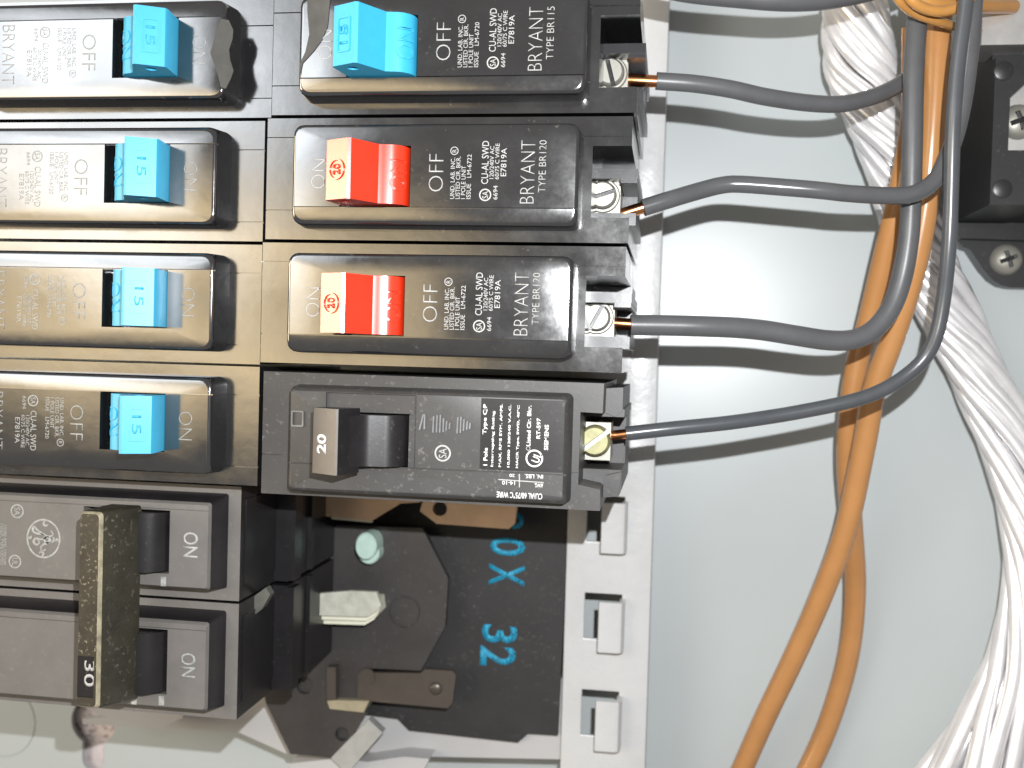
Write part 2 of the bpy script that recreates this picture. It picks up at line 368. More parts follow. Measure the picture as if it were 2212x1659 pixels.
st = thing("bus_strap", (0, 0, 19.1), "dark bronze folded strap with one rivet below the black bus plate", "bus strap")
bm = bmesh.new(); prism(bm, poly(q7, [(655, 972), (960, 975), (985, 955), (1120, 965), (1135, 985), (1118, 1120), (1095, 1148), (700, 1112), (650, 1108)], 28), 7.0, 8.8); bev(bm, .3, 2)
obj("plate", mesh(bm, "plate", 'strap'), st)
rv = q7(1036, 1050, 28); rvo = obj("rivet", screwhead(1.8, 1.0, 8.7, 'strap', dome=True), st); rvo.location = Vector((rv.x, rv.y, 0)) * S
rv = q7(700, 990, 28); bm = bmesh.new(); prism(bm, circ(rv.x, rv.y, 2.1, 24), 8.6, 9.2); bev(bm, .25, 2); obj("boss", mesh(bm, "boss", 'strap'), st)
bm = bmesh.new(); prism(bm, poly(q7, [(500, 945), (545, 945), (545, 1105), (500, 1110)], 30), .5, 11.0); bev(bm, .3, 2); obj("upright", mesh(bm, "upright", 'strap'), st)
bm = bmesh.new(); prism(bm, poly(q7, [(500, 1106), (708, 1112), (680, 1168), (515, 1150)], 29), .5, 9.9); bev(bm, .35, 2); obj("lip", mesh(bm, "lip", 'khaki'), st)
bm = bmesh.new(); prism(bm, poly(q7, [(545, 960), (660, 960), (660, 1106), (545, 1106)], 22), .3, 3.4); obj("inner_floor", mesh(bm, "inner_floor", 'gedark'), st)

def bar(name, q, pts, z, th, mt, label, cat, hole=None):
    t = thing(name, (0, 0, z - th), label, cat); bm = bmesh.new()
    prism(bm, poly(q, pts, z), 0, th); bev(bm, .3, 2); me = mesh(bm, name, mt)
    if hole:
        h = q(hole[0], hole[1], z); c = bmesh.new(); prism(c, circ(h.x, h.y, hole[2], 24), -3, th + 3); me = cut(me, [(c, 0)])
    obj("plate", me, t); return t
bar("bus_bar", q7, [(975, 120), (1440, 120), (1424, 240), (1395, 266), (1040, 240), (958, 178)], 33, 2.0, 'bus', "tan bus bar with a black round hole under the charcoal breaker", "bus bar", (1056, 166, 1.9))
bb = bar("bus_link", q7, [(380, 60), (960, 100), (955, 135), (862, 140), (722, 226), (520, 206), (330, 190)], 35, 1.6, 'bus', "tan bent link with a pale lower edge under the charcoal breaker", "bus link")
bm = bmesh.new(); prism(bm, poly(q7, [(522, 207), (722, 227), (722, 236), (522, 218)], 35), .6, 1.3); obj("plated_edge", mesh(bm, "plated_edge", 'cream'), bb)

# cream stab: three thin leaves standing up from the bus
sb = thing("bus_stab", (0, 0, 27.2), "cream plated stab with a chipped tip standing on the black bus plate", "bus stab")
for i, (o_, sh) in enumerate(((0, 0), (20, -6), (40, -14))):
    pts = [(440, 585 + o_ * 2), (620, 570 + o_), (745, 576 + o_), (768 + sh, 642 + o_), (745 + sh, 672 + o_), (700 + sh, 698 + o_), (440, 690 + o_)]
    zt = 38 - i * 1.7
    bm = bmesh.new(); prism(bm, poly(q7, pts, zt), max(0.0, zt - 1.4 - 27.2) if i < 2 else 0.0, zt - 27.2); bev(bm, .25, 2); obj("leaf", mesh(bm, "leaf", 'creamd' if i == 0 else 'cream'), sb)
pn = q7(690, 352, 34); pin = thing("terminal_pin", (pn.x, pn.y, 27.2), "pale green round pin at the end of the double breaker", "pin")
bm = bmesh.new(); layers(bm, [(circ(0, 0, 2.9, 28, 3.6), 0), (circ(0, 0, 2.9, 28, 3.6), 6.3), (circ(0, 0, 2.5, 28, 3.2), 6.8)]); obj("shaft", mesh(bm, "shaft", 'mint'), pin)
bm = bmesh.new(); layers(bm, [(circ(.2, -2.2, 2.9), 0), (circ(.2, -2.2, 2.9), 4.2), (circ(.2, -2.2, 2.5), 4.6)]); obj("collar", mesh(bm, "collar", 'mint'), pin)

tb = thing("silver_tab", (0, 0, 17.1), "shiny silver tab leaning at the foot of the black bus plate", "metal tab")
a, b_ = q7(740, 1235, 34), q7(560, 1430, 27); dr = (b_ - a).normalized(); nrm = Vector((-dr.y, dr.x, 0)).normalized()
bm = bmesh.new(); vs = []
for p, w in ((a, 2.5), (b_, 3.0)):
    for sgn, dzz in ((-1, 0), (1, 0), (1, -3.2), (-1, -3.2)): vs.append(bm.verts.new((p.x + nrm.x * w * sgn, p.y + nrm.y * w * sgn, p.z + dzz - 17.1)))
for f_ in ((0, 1, 2, 3), (7, 6, 5, 4), (0, 4, 5, 1), (1, 5, 6, 2), (2, 6, 7, 3), (3, 7, 4, 0)): bm.faces.new([vs[i] for i in f_])
bev(bm, .8, 3); obj("blade", mesh(bm, "blade", 'bright'), tb)
bm = bmesh.new(); prism(bm, poly(q7, [(320, 1418), (480, 1400), (560, 1392), (700, 1410), (880, 1384), (1005, 1395), (960, 1480), (320, 1500)], 24), 0, 7); bev(bm, .5, 2); obj("foot", mesh(bm, "foot", 'pan'), tb)
br = thing("steel_bracket", (0, 0, 17.1), "bright bent steel bracket peeking out under the double breaker", "bracket")
bm = bmesh.new(); prism(bm, poly(q6, [(500, 1290), (1040, 1340), (1035, 1375), (890, 1440), (850, 1442), (545, 1352)], 30), 0, 13); bev(bm, .5, 2); obj("plate", mesh(bm, "plate", 'pan'), br)

# ------------------------------------------------------------------ breakers with coloured toggles
ZB = 21.0                                    # their clips sit on the rail
bm = bmesh.new()
prism(bm, [(0, -12.35), (74.5, -12.35), (74.5, -7.4), (67, -7.4), (67, 6.6), (74.6, 6.6), (74.6, 12.35), (0, 12.35)], 42, 90); bev(bm, .45, 2)
case_me = cut(mesh(bm, "case", 'black', -ZB), [(cbox(-1, 80, -6.55, -6.3, 89.6, 91), -ZB), (cbox(-1, 80, 8.3, 8.55, 89.6, 91), -ZB)])
bm = bmesh.new(); box(bm, 4, 67, -12.0, 12.0, 24, 42.2); box(bm, 60, 73, -7, 7, 27, 42.2); bev(bm, .4, 1); foot_me = mesh(bm, "foot", 'black', -ZB)
# terminal chamber: ledges either side of the clamp, a deep pocket above, a wire hole at the outer end
bm = bmesh.new()
box(bm, 66.9, 75.6, 1.9, 3.9, 44, 80.5); box(bm, 66.9, 75.4, -7.5, -5.0, 44, 79.5); box(bm, 66.9, 75.0, -5.05, 6.5, 44, 62); box(bm, 72.1, 75.5, 1.0, 2.0, 44, 80.4); bev(bm, .3, 2)
chamber_me = mesh(bm, "terminal_chamber", 'black2', -ZB)
full = rrect(7.0, 65.2, -10.15, 9.95, 2.0)
rings = [(full, 89.9)]
for t in range(0, 6):
    a = t / 5 * math.pi / 2; ins = .8 * (1 - math.cos(a))
    rings.append((rrect(7.7 + ins, 64.9 - ins, -10.0 + ins * 1.1, 9.8 - ins * .8, 2.0), 95.2 + .8 * math.sin(a)))
bm = bmesh.new(); layers(bm, rings)
plate_me = cut(mesh(bm, "face_plate", 'black', -ZB, 50), [(cbox(17.6, 31.9, -6.4, 5.5, 86, 99), -ZB), (cbox(0, 80, -6.63, -6.40, 95.3, 99), -ZB)])
for v in plate_me.vertices:                   # the narrow half of the plate falls away a little beyond the joint
    if v.co.y < -6.5 * S and v.co.z > (94 - ZB) * S: v.co.z -= (-6.5 * S - v.co.y) * .07
prof_r = [(18.0, 91), (17.7, 97), (16.9, 102.0), (17.1, 102.6), (22.0, 105.1), (22.6, 104.9), (26.3, 98.9), (27.2, 98.7), (28.4, 98.6), (29.6, 98.1), (30.6, 97.2), (31.2, 96.0), (31.4, 94.5), (31.4, 91)]
prof_l = prof_r[:6] + [(25.6, 99.2), (26.4, 98.6), (27.6, 98.3), (28.6, 97.6), (29.2, 96.6), (29.5, 95.4), (29.6, 94), (29.6, 91)]
tog_me = {}
for c in ('blue', 'red'):
    for side, pf in (('r', prof_r), ('l', prof_l)):
        bm = bmesh.new(); xprism(bm, pf, -6.15, 5.25); bev(bm, .3, 2, 40); me = mesh(bm, "toggle", c, -ZB, 40); cs = []
        for y_ in (-6.15, 5.25):
            h = bmesh.new(); prism(h, circ(0, 0, 1.15, 20), -1.2, 1.2); bmesh.ops.rotate(h, matrix=Matrix.Rotation(math.pi / 2, 3, 'X'), verts=h.verts[:]); bmesh.ops.translate(h, vec=(20.6, y_, 101.2), verts=h.verts[:]); cs.append((h, -ZB))
        tog_me[c + side] = cut(me, cs)
def wrapped(s_, length, cap, mt, line, start, lift):
    """Raised letters laid over the rounded barrel of a toggle; line is its outline in (x, z) from the letters' feet to their tops."""
    c = bpy.data.curves.new("t", 'FONT'); c.body = s_; c.resolution_u = 4; o = bpy.data.objects.new("t", c); COL.objects.link(o)
    dg = bpy.context.evaluated_depsgraph_get(); dg.update(); me = bpy.data.meshes.new_from_object(o.evaluated_get(dg)); bpy.data.objects.remove(o)
    bm = bmesh.new(); bm.from_mesh(me); bmesh.ops.triangulate(bm, faces=bm.faces[:])
    for _ in range(3): bmesh.ops.subdivide_edges(bm, edges=[e for e in bm.edges if e.calc_length() > .12], cuts=1)
    ex_ = bmesh.ops.extrude_face_region(bm, geom=bm.faces[:]); top_ = set(g_ for g_ in ex_['geom'] if isinstance(g_, bmesh.types.BMVert))
    xs = [v.co.x for v in bm.verts]; ys = [v.co.y for v in bm.verts]; x0, w, y0, h = min(xs), max(xs) - min(xs), min(ys), max(ys) - min(ys)
    L_ = [Vector(p) for p in line]; d_ = [0.]
    for a_, b_ in zip(L_, L_[1:]): d_.append(d_[-1] + (b_ - a_).length)
    for v in bm.verts:
        t = (v.co.y - y0) / h * d_[-1]; k = max(i_ for i_ in range(len(d_) - 1) if d_[i_] <= t + 1e-9); f_ = (t - d_[k]) / (d_[k + 1] - d_[k])
        p = L_[k].lerp(L_[k + 1], f_); tn = (L_[k + 1] - L_[k]).normalized(); n_ = Vector((-tn.y, tn.x)); n_ = n_ if n_.y > 0 else -n_
        p = p + n_ * (lift if v in top_ else -.1); v.co = (p.x, start + (v.co.x - x0) / w * length, p.y)
    return mesh(bm, "raised_mark", mt, -ZB, 0)
on_me = {}
for c in ('blue', 'red'):
    on_me[c + 'r'] = wrapped("ON", 6.0, 3.0, c, [(31.05, 96.4), (30.6, 97.2), (29.6, 98.1), (28.4, 98.6)], -3.6, .3)
    on_me[c + 'l'] = wrapped("ON", 6.0, 3.0, c, [(29.2, 96.6), (28.6, 97.6), (27.6, 98.3), (26.7, 98.6)], -3.6, .12)
bm = bmesh.new(); box(bm, 66.2, 71.9, -4.9, 2.8, 66, 75.5); bev(bm, .35, 2); clamp_me = mesh(bm, "clamp", 'zinc', -ZB)
bm = bmesh.new(); layers(bm, [(circ(0, 0, 3.55), 75.4), (circ(0, 0, 3.55), 76.0), (circ(0, 0, 3.3), 76.3)]); washer_me = mesh(bm, "washer", 'zinc', -ZB)
top_tilt = math.atan2(2.5, 4.9)
def sa_logo(p, x, y, r_, z, mt='white', rot=90):
    t = obj("certification_mark", ringmesh(r_, r_ * .2, mt), p); t.location = Vector((x, y, z)) * S
    l = obj("lettering", textmesh("SA", r_ * 1.15, r_ * .95, mt), t); l.rotation_euler.z = math.radians(rot)
    l.location = Vector((r_ * .48, -r_ * .57, 0)) * S if rot == 90 else Vector((-r_ * .48, r_ * .57, 0)) * S
    return t
_screws = {}
def bryant(x, y, rz, colour, model, issue, label, group, slot=70, rating="15", mt='white', right=True):
    t = thing("circuit_breaker", (x, y, ZB), label, "circuit breaker", group, rz)
    obj("case", case_me, t); obj("foot", foot_me, t); fp = obj("face_plate", plate_me, t)
    sd = 'r' if right else 'l'; tg = obj("toggle", tog_me[colour + sd], t)
    # raised rating on the tilted top of the toggle
    def on_top(me, name, s_, v_):             # s_ along the slope from its low end
        o = obj(name, me, tg); o.rotation_euler = (0, -top_tilt, 0)
        o.location = Vector((17.1 + s_ * math.cos(top_tilt), v_, 102.6 - ZB + s_ * math.sin(top_tilt) + .0)) * S; return o
    cm = colour
    if rating == "15":
        bm = bmesh.new(); A, B = rrect(-1.65, 1.65, -3.3, 3.3, .5), rrect(-1.38, 1.38, -3.03, 3.03, .4)
        for i in range(len(A)): prism(bm, [A[i], A[(i + 1) % len(A)], B[(i + 1) % len(A)], B[i]], 0, .22)
        bmesh.ops.remove_doubles(bm, verts=bm.verts[:], dist=.0005)
        if colour + 'f' not in _screws: _screws[colour + 'f'] = mesh(bm, "rating_frame", cm, 0, 0)
        on_top(_screws[colour + 'f'], "rating_frame", 2.75, -.5)
    else:
        if colour + 'r' not in _screws: _screws[colour + 'r'] = ringmesh(2.0, .28, cm, .28)
        on_top(_screws[colour + 'r'], "rating_frame", 2.75, -.5)
    ln = 3.6 if rating == "15" else 2.0
    tx = obj("rating", textmesh(rating, ln, 1.7, cm, -.005, .28), tg)
    tx.matrix_local = Matrix.Translation(Vector((17.1 + 2.75 * math.cos(top_tilt), -.5 - ln / 2, 102.6 - ZB + 2.75 * math.sin(top_tilt))) * S) @ Matrix.Rotation(-top_tilt, 4, 'Y') @ Matrix.Translation(Vector((.85, 0, 0)) * S) @ Matrix.Rotation(math.pi / 2, 4, 'Z')
    # raised ON on the barrel of the toggle
    obj("raised_mark", on_me[colour + sd], tg)
    z = 96.02 - ZB
    text(t, "OFF", 38.5, -3.4, 7.3, 2.9, z, mt, 90, -.02); text(t, "ON", 14.6, -2.9, 5.8, 2.9, z, mt, 90, -.024)
    for i, (s_, l_) in enumerate((("UND. LAB. INC.", 8.0), ("LISTED CIR. BKR.", 8.2), ("1 POLE UNIT", 6.4), ("ISSUE   " + issue, 8.6))):
        text(t, s_, 40.8 + i * 1.08, -4.8, l_, .86, z, mt, 90)
    c_ = obj("registered_mark", ringmesh(.8, .14, mt), t); c_.location = Vector((40.6, 4.5, z)) * S
    l = obj("lettering", textmesh("R", .6, .8, mt), c_); l.rotation_euler.z = math.pi / 2; l.location = Vector((.4, -.3, 0)) * S
    text(t, "CU-AL SWD", 47.4, -1.9, 8.3, 1.35, z, mt, 90); text(t, "120/240V AC", 48.45, -.9, 6.3, .82, z, mt, 90)
    text(t, "60/75 C WIRE", 49.5, -1.0, 6.9, .82, z, mt, 90); text(t, "E7819A", 50.9, -.4, 5.4, 1.1, z, mt, 90)
    sa_logo(t, 46.9, -4.0, 1.2, z, mt); text(t, "6694", 49.3, -4.9, 2.7, .85, z, mt, 90)
    text(t, "BRYANT", 56.4, -5.6, 12.1, 2.7, z, mt, 90, -.022)
    if right:
        text(t, "TYPE " + model, 58.6, -3.5, 10.0, 1.4, z, mt, 90, -.012)
        obj("terminal_chamber", chamber_me, t); cl = obj("clamp", clamp_me, t)
        k = ('s', slot)
        if k not in _screws: _screws[k] = screwhead(2.95, 2.2, 76.0 - ZB, 'zinc', slot)
        w_ = obj("washer", washer_me, cl); w_.location = Vector((68.3, -1.0, 0)) * S
        s_ = obj("screw", _screws[k], cl); s_.location = Vector((68.3, -1.0, 0)) * S
    return t
GR, GL = "right-hand column of breakers with coloured toggles", "left-hand column of breakers with blue toggles"
R1 = bryant(1.3, 38.1, 0, 'blue', "BR115", "LM-6720", "black breaker with a blue toggle and a visible terminal screw", GR, 105)
R2 = bryant(.5, 12.7, 0, 'red', "BR120", "LM-6722", "black breaker with red toggle just below the blue toggle breaker", GR, 18, "20")
R3 = bryant(0, -12.7, 0, 'red', "BR120", "LM-6722", "black breaker with red toggle just above the charcoal breaker", GR, 62, "20")
L1 = bryant(1.2, 37.6, math.pi, 'blue', "BR115", "LM-6720", "black breaker with blue toggle and a torn grey flake beside its ON mark", GL, right=False, mt='worn')  # left-hand print dimmed: its low contrast under reflections is put into the colour
L2 = bryant(-.1, 12.2, math.pi, 'blue', "BR115", "LM-6720", "black breaker with blue toggle second down, facing the upper red toggle", GL, right=False, mt='worn')
L3 = bryant(-.1, -13.2, math.pi, 'blue', "BR115", "LM-6720", "black breaker with blue toggle third down, facing the lower red toggle", GL, right=False, mt='worn')
L4 = bryant(-.1, -38.4, math.pi, 'blue', "BR115", "LM-6720", "black breaker with blue toggle next to the charcoal breaker", GL, right=False, mt='worn')
def residue(p, pts, z, q, base):
    bm = bmesh.new(); pp = [q(x, y, z) for x, y in pts]
    inv = Matrix.Rotation(-p.rotation_euler.z, 4, 'Z')
    loc = [(inv @ (Vector((v.x, v.y, 0)) - Vector((p.location.x / S, p.location.y / S, 0)))) for v in pp]
    prism(bm, [(v.x, v.y) for v in loc], z - ZB + .03, z - ZB + .2); bev(bm, .08, 1)
    obj("label_residue", mesh(bm, "label_residue", 'glue'), p)
residue(L1, [(1470, 128), (1520, 135), (1550, 200), (1545, 260), (1522, 330), (1530, 400), (1552, 470), (1535, 520), (1500, 590), (1468, 580), (1450, 500), (1425, 430), (1398, 350), (1420, 280), (1440, 200)], 96.02, q1, 0)
residue(R1, [(262, 390), (275, 330), (330, 270), (372, 215), (405, 140), (418, 0), (420, -120), (300, -120), (300, 60), (310, 180), (290, 270), (262, 330)], 96.02, q2, 0)

# ------------------------------------------------------------------ charcoal single-pole breaker
cb = thing("circuit_breaker", (0, 0, ZB), "dusty charcoal breaker with a black toggle marked 20 and a brass-coloured screw", "circuit breaker", "black single and double breakers")
bm = bmesh.new()
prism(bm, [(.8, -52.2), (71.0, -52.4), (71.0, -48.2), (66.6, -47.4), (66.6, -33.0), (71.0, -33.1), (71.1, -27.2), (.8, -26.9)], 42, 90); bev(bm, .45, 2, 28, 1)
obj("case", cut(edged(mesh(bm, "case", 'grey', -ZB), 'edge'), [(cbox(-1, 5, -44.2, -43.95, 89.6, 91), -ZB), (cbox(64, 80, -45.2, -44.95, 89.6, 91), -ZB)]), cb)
bm = bmesh.new(); box(bm, 4, 66, -51.5, -28, 24, 42.1); bev(bm, .4, 1); obj("foot", mesh(bm, "foot", 'grey', -ZB), cb)
bm = bmesh.new(); rings = [(rrect(7.6, 65.2, -51.2, -29.3, 1.2), 89.9), (rrect(8.0, 64.8, -50.9, -29.6, 1.2), 93.6), (rrect(8.4, 64.5, -50.5, -30.0, 1.0), 94.6), (rrect(9.0, 64.0, -50.0, -30.5, .8), 95.0)]
layers(bm, rings)
obj("face_plate", cut(mesh(bm, "face_plate", 'grey', -ZB, 40), [(cbox(17.8, 33.2, -45.0, -34.4, 86, 99), -ZB), (cbox(16, 34.3, -34.6, -30.6, 94.2, 99), -ZB), (cbox(7, 66, -45.2, -44.95, 94.6, 97), -ZB), (cbox(34.4, 34.6, -45, -30, 94.7, 97), -ZB)]), cb)
bm = bmesh.new()
xprism(bm, [(18.5, 90), (17.6, 97), (16.2, 102.6), (21.9, 105.6), (23.0, 103), (24.5, 99.4), (26.3, 98.3), (29, 98.2), (31, 97.2), (32.3, 95.6), (32.8, 93.5), (32.8, 90)], -44.7, -34.7); bev(bm, .3, 2, 40)
tg = obj("toggle", mesh(bm, "toggle", 'gedark', -ZB, 40), cb)
bm = bmesh.new(); xprism(bm, [(17.4, 99), (16.1, 102.7), (16.3, 103.0), (21.7, 105.8), (22.1, 105.6), (24.4, 99.2)], -45.9, -33.3); bev(bm, .3, 2, 40)
M['captop'] = mat("rubbed_brown_cap", (.115, .098, .085), .42, var=.12, vscale=300, bump=.2, bscale=1500)
tc_ = obj("toggle_cap", sides(mesh(bm, "toggle_cap", 'captop', -ZB, 40), 'gedark', .75), tg)
tl = math.atan2(2.8, 5.4)
tx = obj("rating", textmesh("20", 3.7, 2.5, 'print', .03, .05), tc_)
tx.matrix_local = Matrix.Translation(Vector((16.3, -42.0, 103.0 - ZB)) * S) @ Matrix.Rotation(-tl, 4, 'Y') @ Matrix.Translation(Vector((3.6, 0, .02)) * S) @ Matrix.Rotation(math.pi / 2, 4, 'Z')
bm = bmesh.new(); box(bm, 47.6, 64.0, -44.6, -30.7, 94.9, 95.12); bev(bm, .06, 1); obj("label_panel", mesh(bm, "label_panel", 'gedark', -ZB), cb)
def q5text(s, xb, y0, y1, x0, z, mt='print', thin=.03):
    a = q5(x0, y0, z); b_ = q5(xb, y1, z); text(cb, s, b_.x, a.y, b_.y - a.y, b_.x - a.x, z - ZB, mt, 90, thin)
zz = 95.15
for s_, x0, x1, y0, y1 in (("1 Pole", 1214, 1238, 1252, 1160), ("Type QP", 1210, 1240, 1090, 932), ("Interrupting Rating", 1252, 1278, 1258, 968), ("MAX. RMS SYM. AMPS.", 1293, 1316, 1260, 932),
    ("10,000 120/240 V.A.C.", 1338, 1362, 1262, 935), ("HACR Type, SWD, 40°C", 1382, 1408, 1265, 938), ("Listed Cir. Bkr.", 1438, 1466, 1150, 940), ("RT-597", 1490, 1514, 1112, 1005), ("SIEMENS", 1530, 1556, 1172, 1040)):
    q5text(s_, x1, y0, y1, x0, zz)
u = q5(1480, 1215, zz); ul = obj("certification_mark", ringmesh(1.7, .3, 'print'), cb); ul.location = Vector((u.x, u.y, zz - ZB)) * S
l = obj("lettering", textmesh("UL", 1.9, 1.6, 'print', .02), ul); l.rotation_euler.z = math.radians(70); l.location = Vector((.9, -1.0, 0)) * S
u = q5(1448, 1163, zz); rm = obj("registered_mark", ringmesh(.42, .1, 'white'), cb); rm.location = Vector((u.x, u.y, zz - ZB)) * S
u = q5(1003, 1188, 95.03); sa_logo(cb, u.x, u.y, 1.65, 95.03 - ZB)
for s_, x0, x1, y0, y1 in (("CU/AL 60/75°C WIRE", 1283, 1522, 1398, 1420), ("14-10", 1312, 1380, 1334, 1352), ("AWG.", 1480, 1526, 1345, 1366), ("20", 1350, 1378, 1296, 1312), ("IN. LBS.", 1430, 1526, 1300, 1318)):
    a = q5(x1, y0, zz - .1); b_ = q5(x0, y1, zz - .1)
    text(cb, s_, a.x, a.y, a.x - b_.x, a.y - b_.y, zz - .12 - ZB, 'print', 180, .015)
for pts in ([(1292, 1322), (1528, 1338), (1528, 1343), (1292, 1327)], [(1400, 1296), (1405, 1296), (1405, 1366), (1400, 1366)]):
    bm = bmesh.new(); prism(bm, poly(q5, pts, 95.0), 95.0 - ZB, 95.04 - ZB + (.02 if pts[0][0] == 1400 else 0)); obj("printed_line", mesh(bm, "printed_line", 'white', 0, 0), cb)
# raised slanted bars of the OFF mark and the raised ON frame
k_ = 0
for x0, x1, y0, y1 in ((880, 908, 985, 1065), (905, 915, 985, 1062), (950, 962, 995, 1080), (968, 980, 990, 1080), (985, 997, 988, 1080), (1003, 1013, 1005, 1078), (1018, 1030, 1020, 1070), (1035, 1046, 1030, 1062), (1075, 1088, 1000, 1085), (1092, 1104, 998, 1082), (1108, 1120, 1010, 1072), (1125, 1137, 1020, 1066), (1140, 1152, 1030, 1062)):
    bm = bmesh.new(); prism(bm, poly(q5, [(x0, y1), (x0 + 8, y1), (x1, y0), (x1 - 8, y0)], 95), 94.9 - ZB, 95.35 - ZB); bev(bm, .1, 1)
    obj("raised_bar", mesh(bm, "raised_bar", 'bar'), cb)
fr_ = q5(248, 1008, 95); bm = bmesh.new(); A, B = rrect(-1.3, 1.3, -1.6, 1.6, .3), rrect(-1.0, 1.0, -1.3, 1.3, .2)
for i in range(len(A)): prism(bm, [A[i], A[(i + 1) % len(A)], B[(i + 1) % len(A)], B[i]], 0, .3)
o = obj("raised_frame", mesh(bm, "raised_frame", 'edge'), cb); o.location = Vector((fr_.x, fr_.y, 94.95 - ZB)) * S
# its terminal
bm = bmesh.new()
box(bm, 66.5, 74.6, -49.6, -45.3, 44, 79); box(bm, 66.5, 74.9, -34.2, -32.6, 44, 81); box(bm, 66.5, 74.6, -45.4, -34.1, 44, 64)
prism(bm, [(70.6, -28.4), (74.5, -28.1), (74.5, -33.0), (73.0, -34.2), (70.6, -33.2)], 44, 81.5); prism(bm, [(70.5, -51.0), (74.2, -50.6), (74.6, -45.5), (71.4, -46.4), (70.5, -48.2)], 44, 80.5); bev(bm, .35, 2)
obj("terminal_chamber", mesh(bm, "terminal_chamber", 'grey', -ZB), cb)
bm = bmesh.new(); box(bm, 65.6, 71.9, -43.8, -35.8, 66, 75); bev(bm, .35, 2); cl = obj("clamp", mesh(bm, "clamp", 'zinc', -ZB), cb)
s_ = obj("screw", screwhead(3.35, 2.6, 75 - ZB, 'brass', 38), cl); s_.location = Vector((68.7, -39.6, 0)) * S

# ------------------------------------------------------------------ dark double-pole breaker with its tied handle
ge = thing("double_breaker", (0, 0, ZB), "dark grey double-pole breaker with a worn bronze tie handle marked 30", "circuit breaker", "black single and double breakers")
for i, (y1, y0) in enumerate(((-52.2, -77.1), (-77.7, -103.0))):
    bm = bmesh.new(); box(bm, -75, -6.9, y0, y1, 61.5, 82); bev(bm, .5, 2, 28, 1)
    p = obj("pole", sides(edged(mesh(bm, "pole", 'ge', -ZB), 'gedge'), 'gedark', .12), ge)  # pole bevels are paler: the bright edge line is painted in
    bm = bmesh.new()
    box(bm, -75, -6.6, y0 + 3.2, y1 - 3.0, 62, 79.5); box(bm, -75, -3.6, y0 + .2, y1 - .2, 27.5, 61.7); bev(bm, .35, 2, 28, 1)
    obj("end_wall", edged(mesh(bm, "end_wall", 'gedark', -ZB), 'edge'), p)  # bevels of the end wall are lighter, glints given as colour
    for za, zb, xo in ((57.5, 61.9, -1.9), (46.5, 48.5, -2.6)):
        bm = bmesh.new(); box(bm, -10, xo, y0 + .5, y1 - .5, za, zb); bev(bm, .3, 2, 28, 1); obj("rib", edged(mesh(bm, "rib", 'gedark', -ZB), 'clip'), p)  # rib bevels in clip grey, a painted line of reflected light
    bm = bmesh.new(); yb, yt = y0 + 4.0, y1 - 3.6
    layers(bm, [(rrect(-75, -9.7, yb - 1.4, yt + 2.0, .6), 81.9), (rrect(-75, -11.2, yb - .7, yt + .6, .6), 87.2), (rrect(-75, -11.6, yb - .2, yt + .1, .6), 88.0)])
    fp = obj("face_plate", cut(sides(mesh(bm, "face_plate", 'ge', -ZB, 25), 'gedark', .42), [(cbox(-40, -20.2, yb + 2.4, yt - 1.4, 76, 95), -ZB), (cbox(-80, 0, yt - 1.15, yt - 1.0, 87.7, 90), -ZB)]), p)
    bm = bmesh.new()
    xprism(bm, [(-38, 80), (-38, 86), (-33, 90), (-30, 91.5), (-27, 91.6), (-24, 91.0), (-21.6, 89.4), (-20.6, 87), (-20.4, 80)], yb + 3.0, yt - 1.8); bev(bm, .3, 2, 40)
    lv = obj("lever", mesh(bm, "lever", 'gedark', -ZB, 40), p)
# ON marks, certification marks, monogram
for k, (x0, x1, y0, y1, mt_) in enumerate(((1036, 1120, 322, 470, 'white'), (1022, 1106, 1006, 1150, 'worn'))):
    a = q6(x0, y0, 88); b_ = q6(x1, y1, 88); text(ge, "ON", a.x, a.y, a.y - b_.y, b_.x - a.x, 88.03 - ZB, mt_, -90, .008)
for cx, cy, r_ in ((98, 205, 1.55), (85, 490, 1.5)):
    u = q6(cx, cy, 88); t = obj("certification_mark", ringmesh(r_, .3, 'worn'), ge); t.location = Vector((u.x, u.y, 88.03 - ZB)) * S
    l = obj("lettering", textmesh("UL" if cy > 300 else "SA", r_ * 1.1, r_ * .9, 'worn'), t); l.rotation_euler.z = -math.pi / 2; l.location = Vector((-r_ * .45, r_ * .55, 0)) * S
for i in range(3):
    a = q6(2 + i * 17 - 12, 272 + 6 * i, 88); b_ = q6(2 + i * 17, 510, 88)
    text(ge, ("LISTED CIR BRKR", "HACR TYPE LISTED", "10000 RMS 120/240")[i], a.x, a.y, a.y - b_.y, .62, 88.03 - ZB, 'worn', -90)
u = q6(247, 360, 88.0); lg = obj("monogram", ringmesh(4.0, .38, 'worn', .03, 40, 4.3), ge); lg.location = Vector((u.x, u.y, 88.02 - ZB)) * S
def stroke(pts, w):
    bm = bmesh.new(); P_ = [p for p in smooth_path([(x, y, 0) for x, y in pts], .22)]
    L_, R_ = [], []
    for i, p in enumerate(P_):
        t = (P_[min(i + 1, len(P_) - 1)] - P_[max(i - 1, 0)]).normalized(); nn = Vector((-t.y, t.x, 0)) * w * (.45 + .55 * math.sin(math.pi * i / (len(P_) - 1)))
        L_.append(bm.verts.new(p + nn)); R_.append(bm.verts.new(p - nn))
    for i in range(len(P_) - 1): bm.faces.new((L_[i], L_[i + 1], R_[i + 1], R_[i]))
    for f_ in bm.faces: f_.normal_update()
    return mesh(bm, "stroke", 'worn', .03, 0)
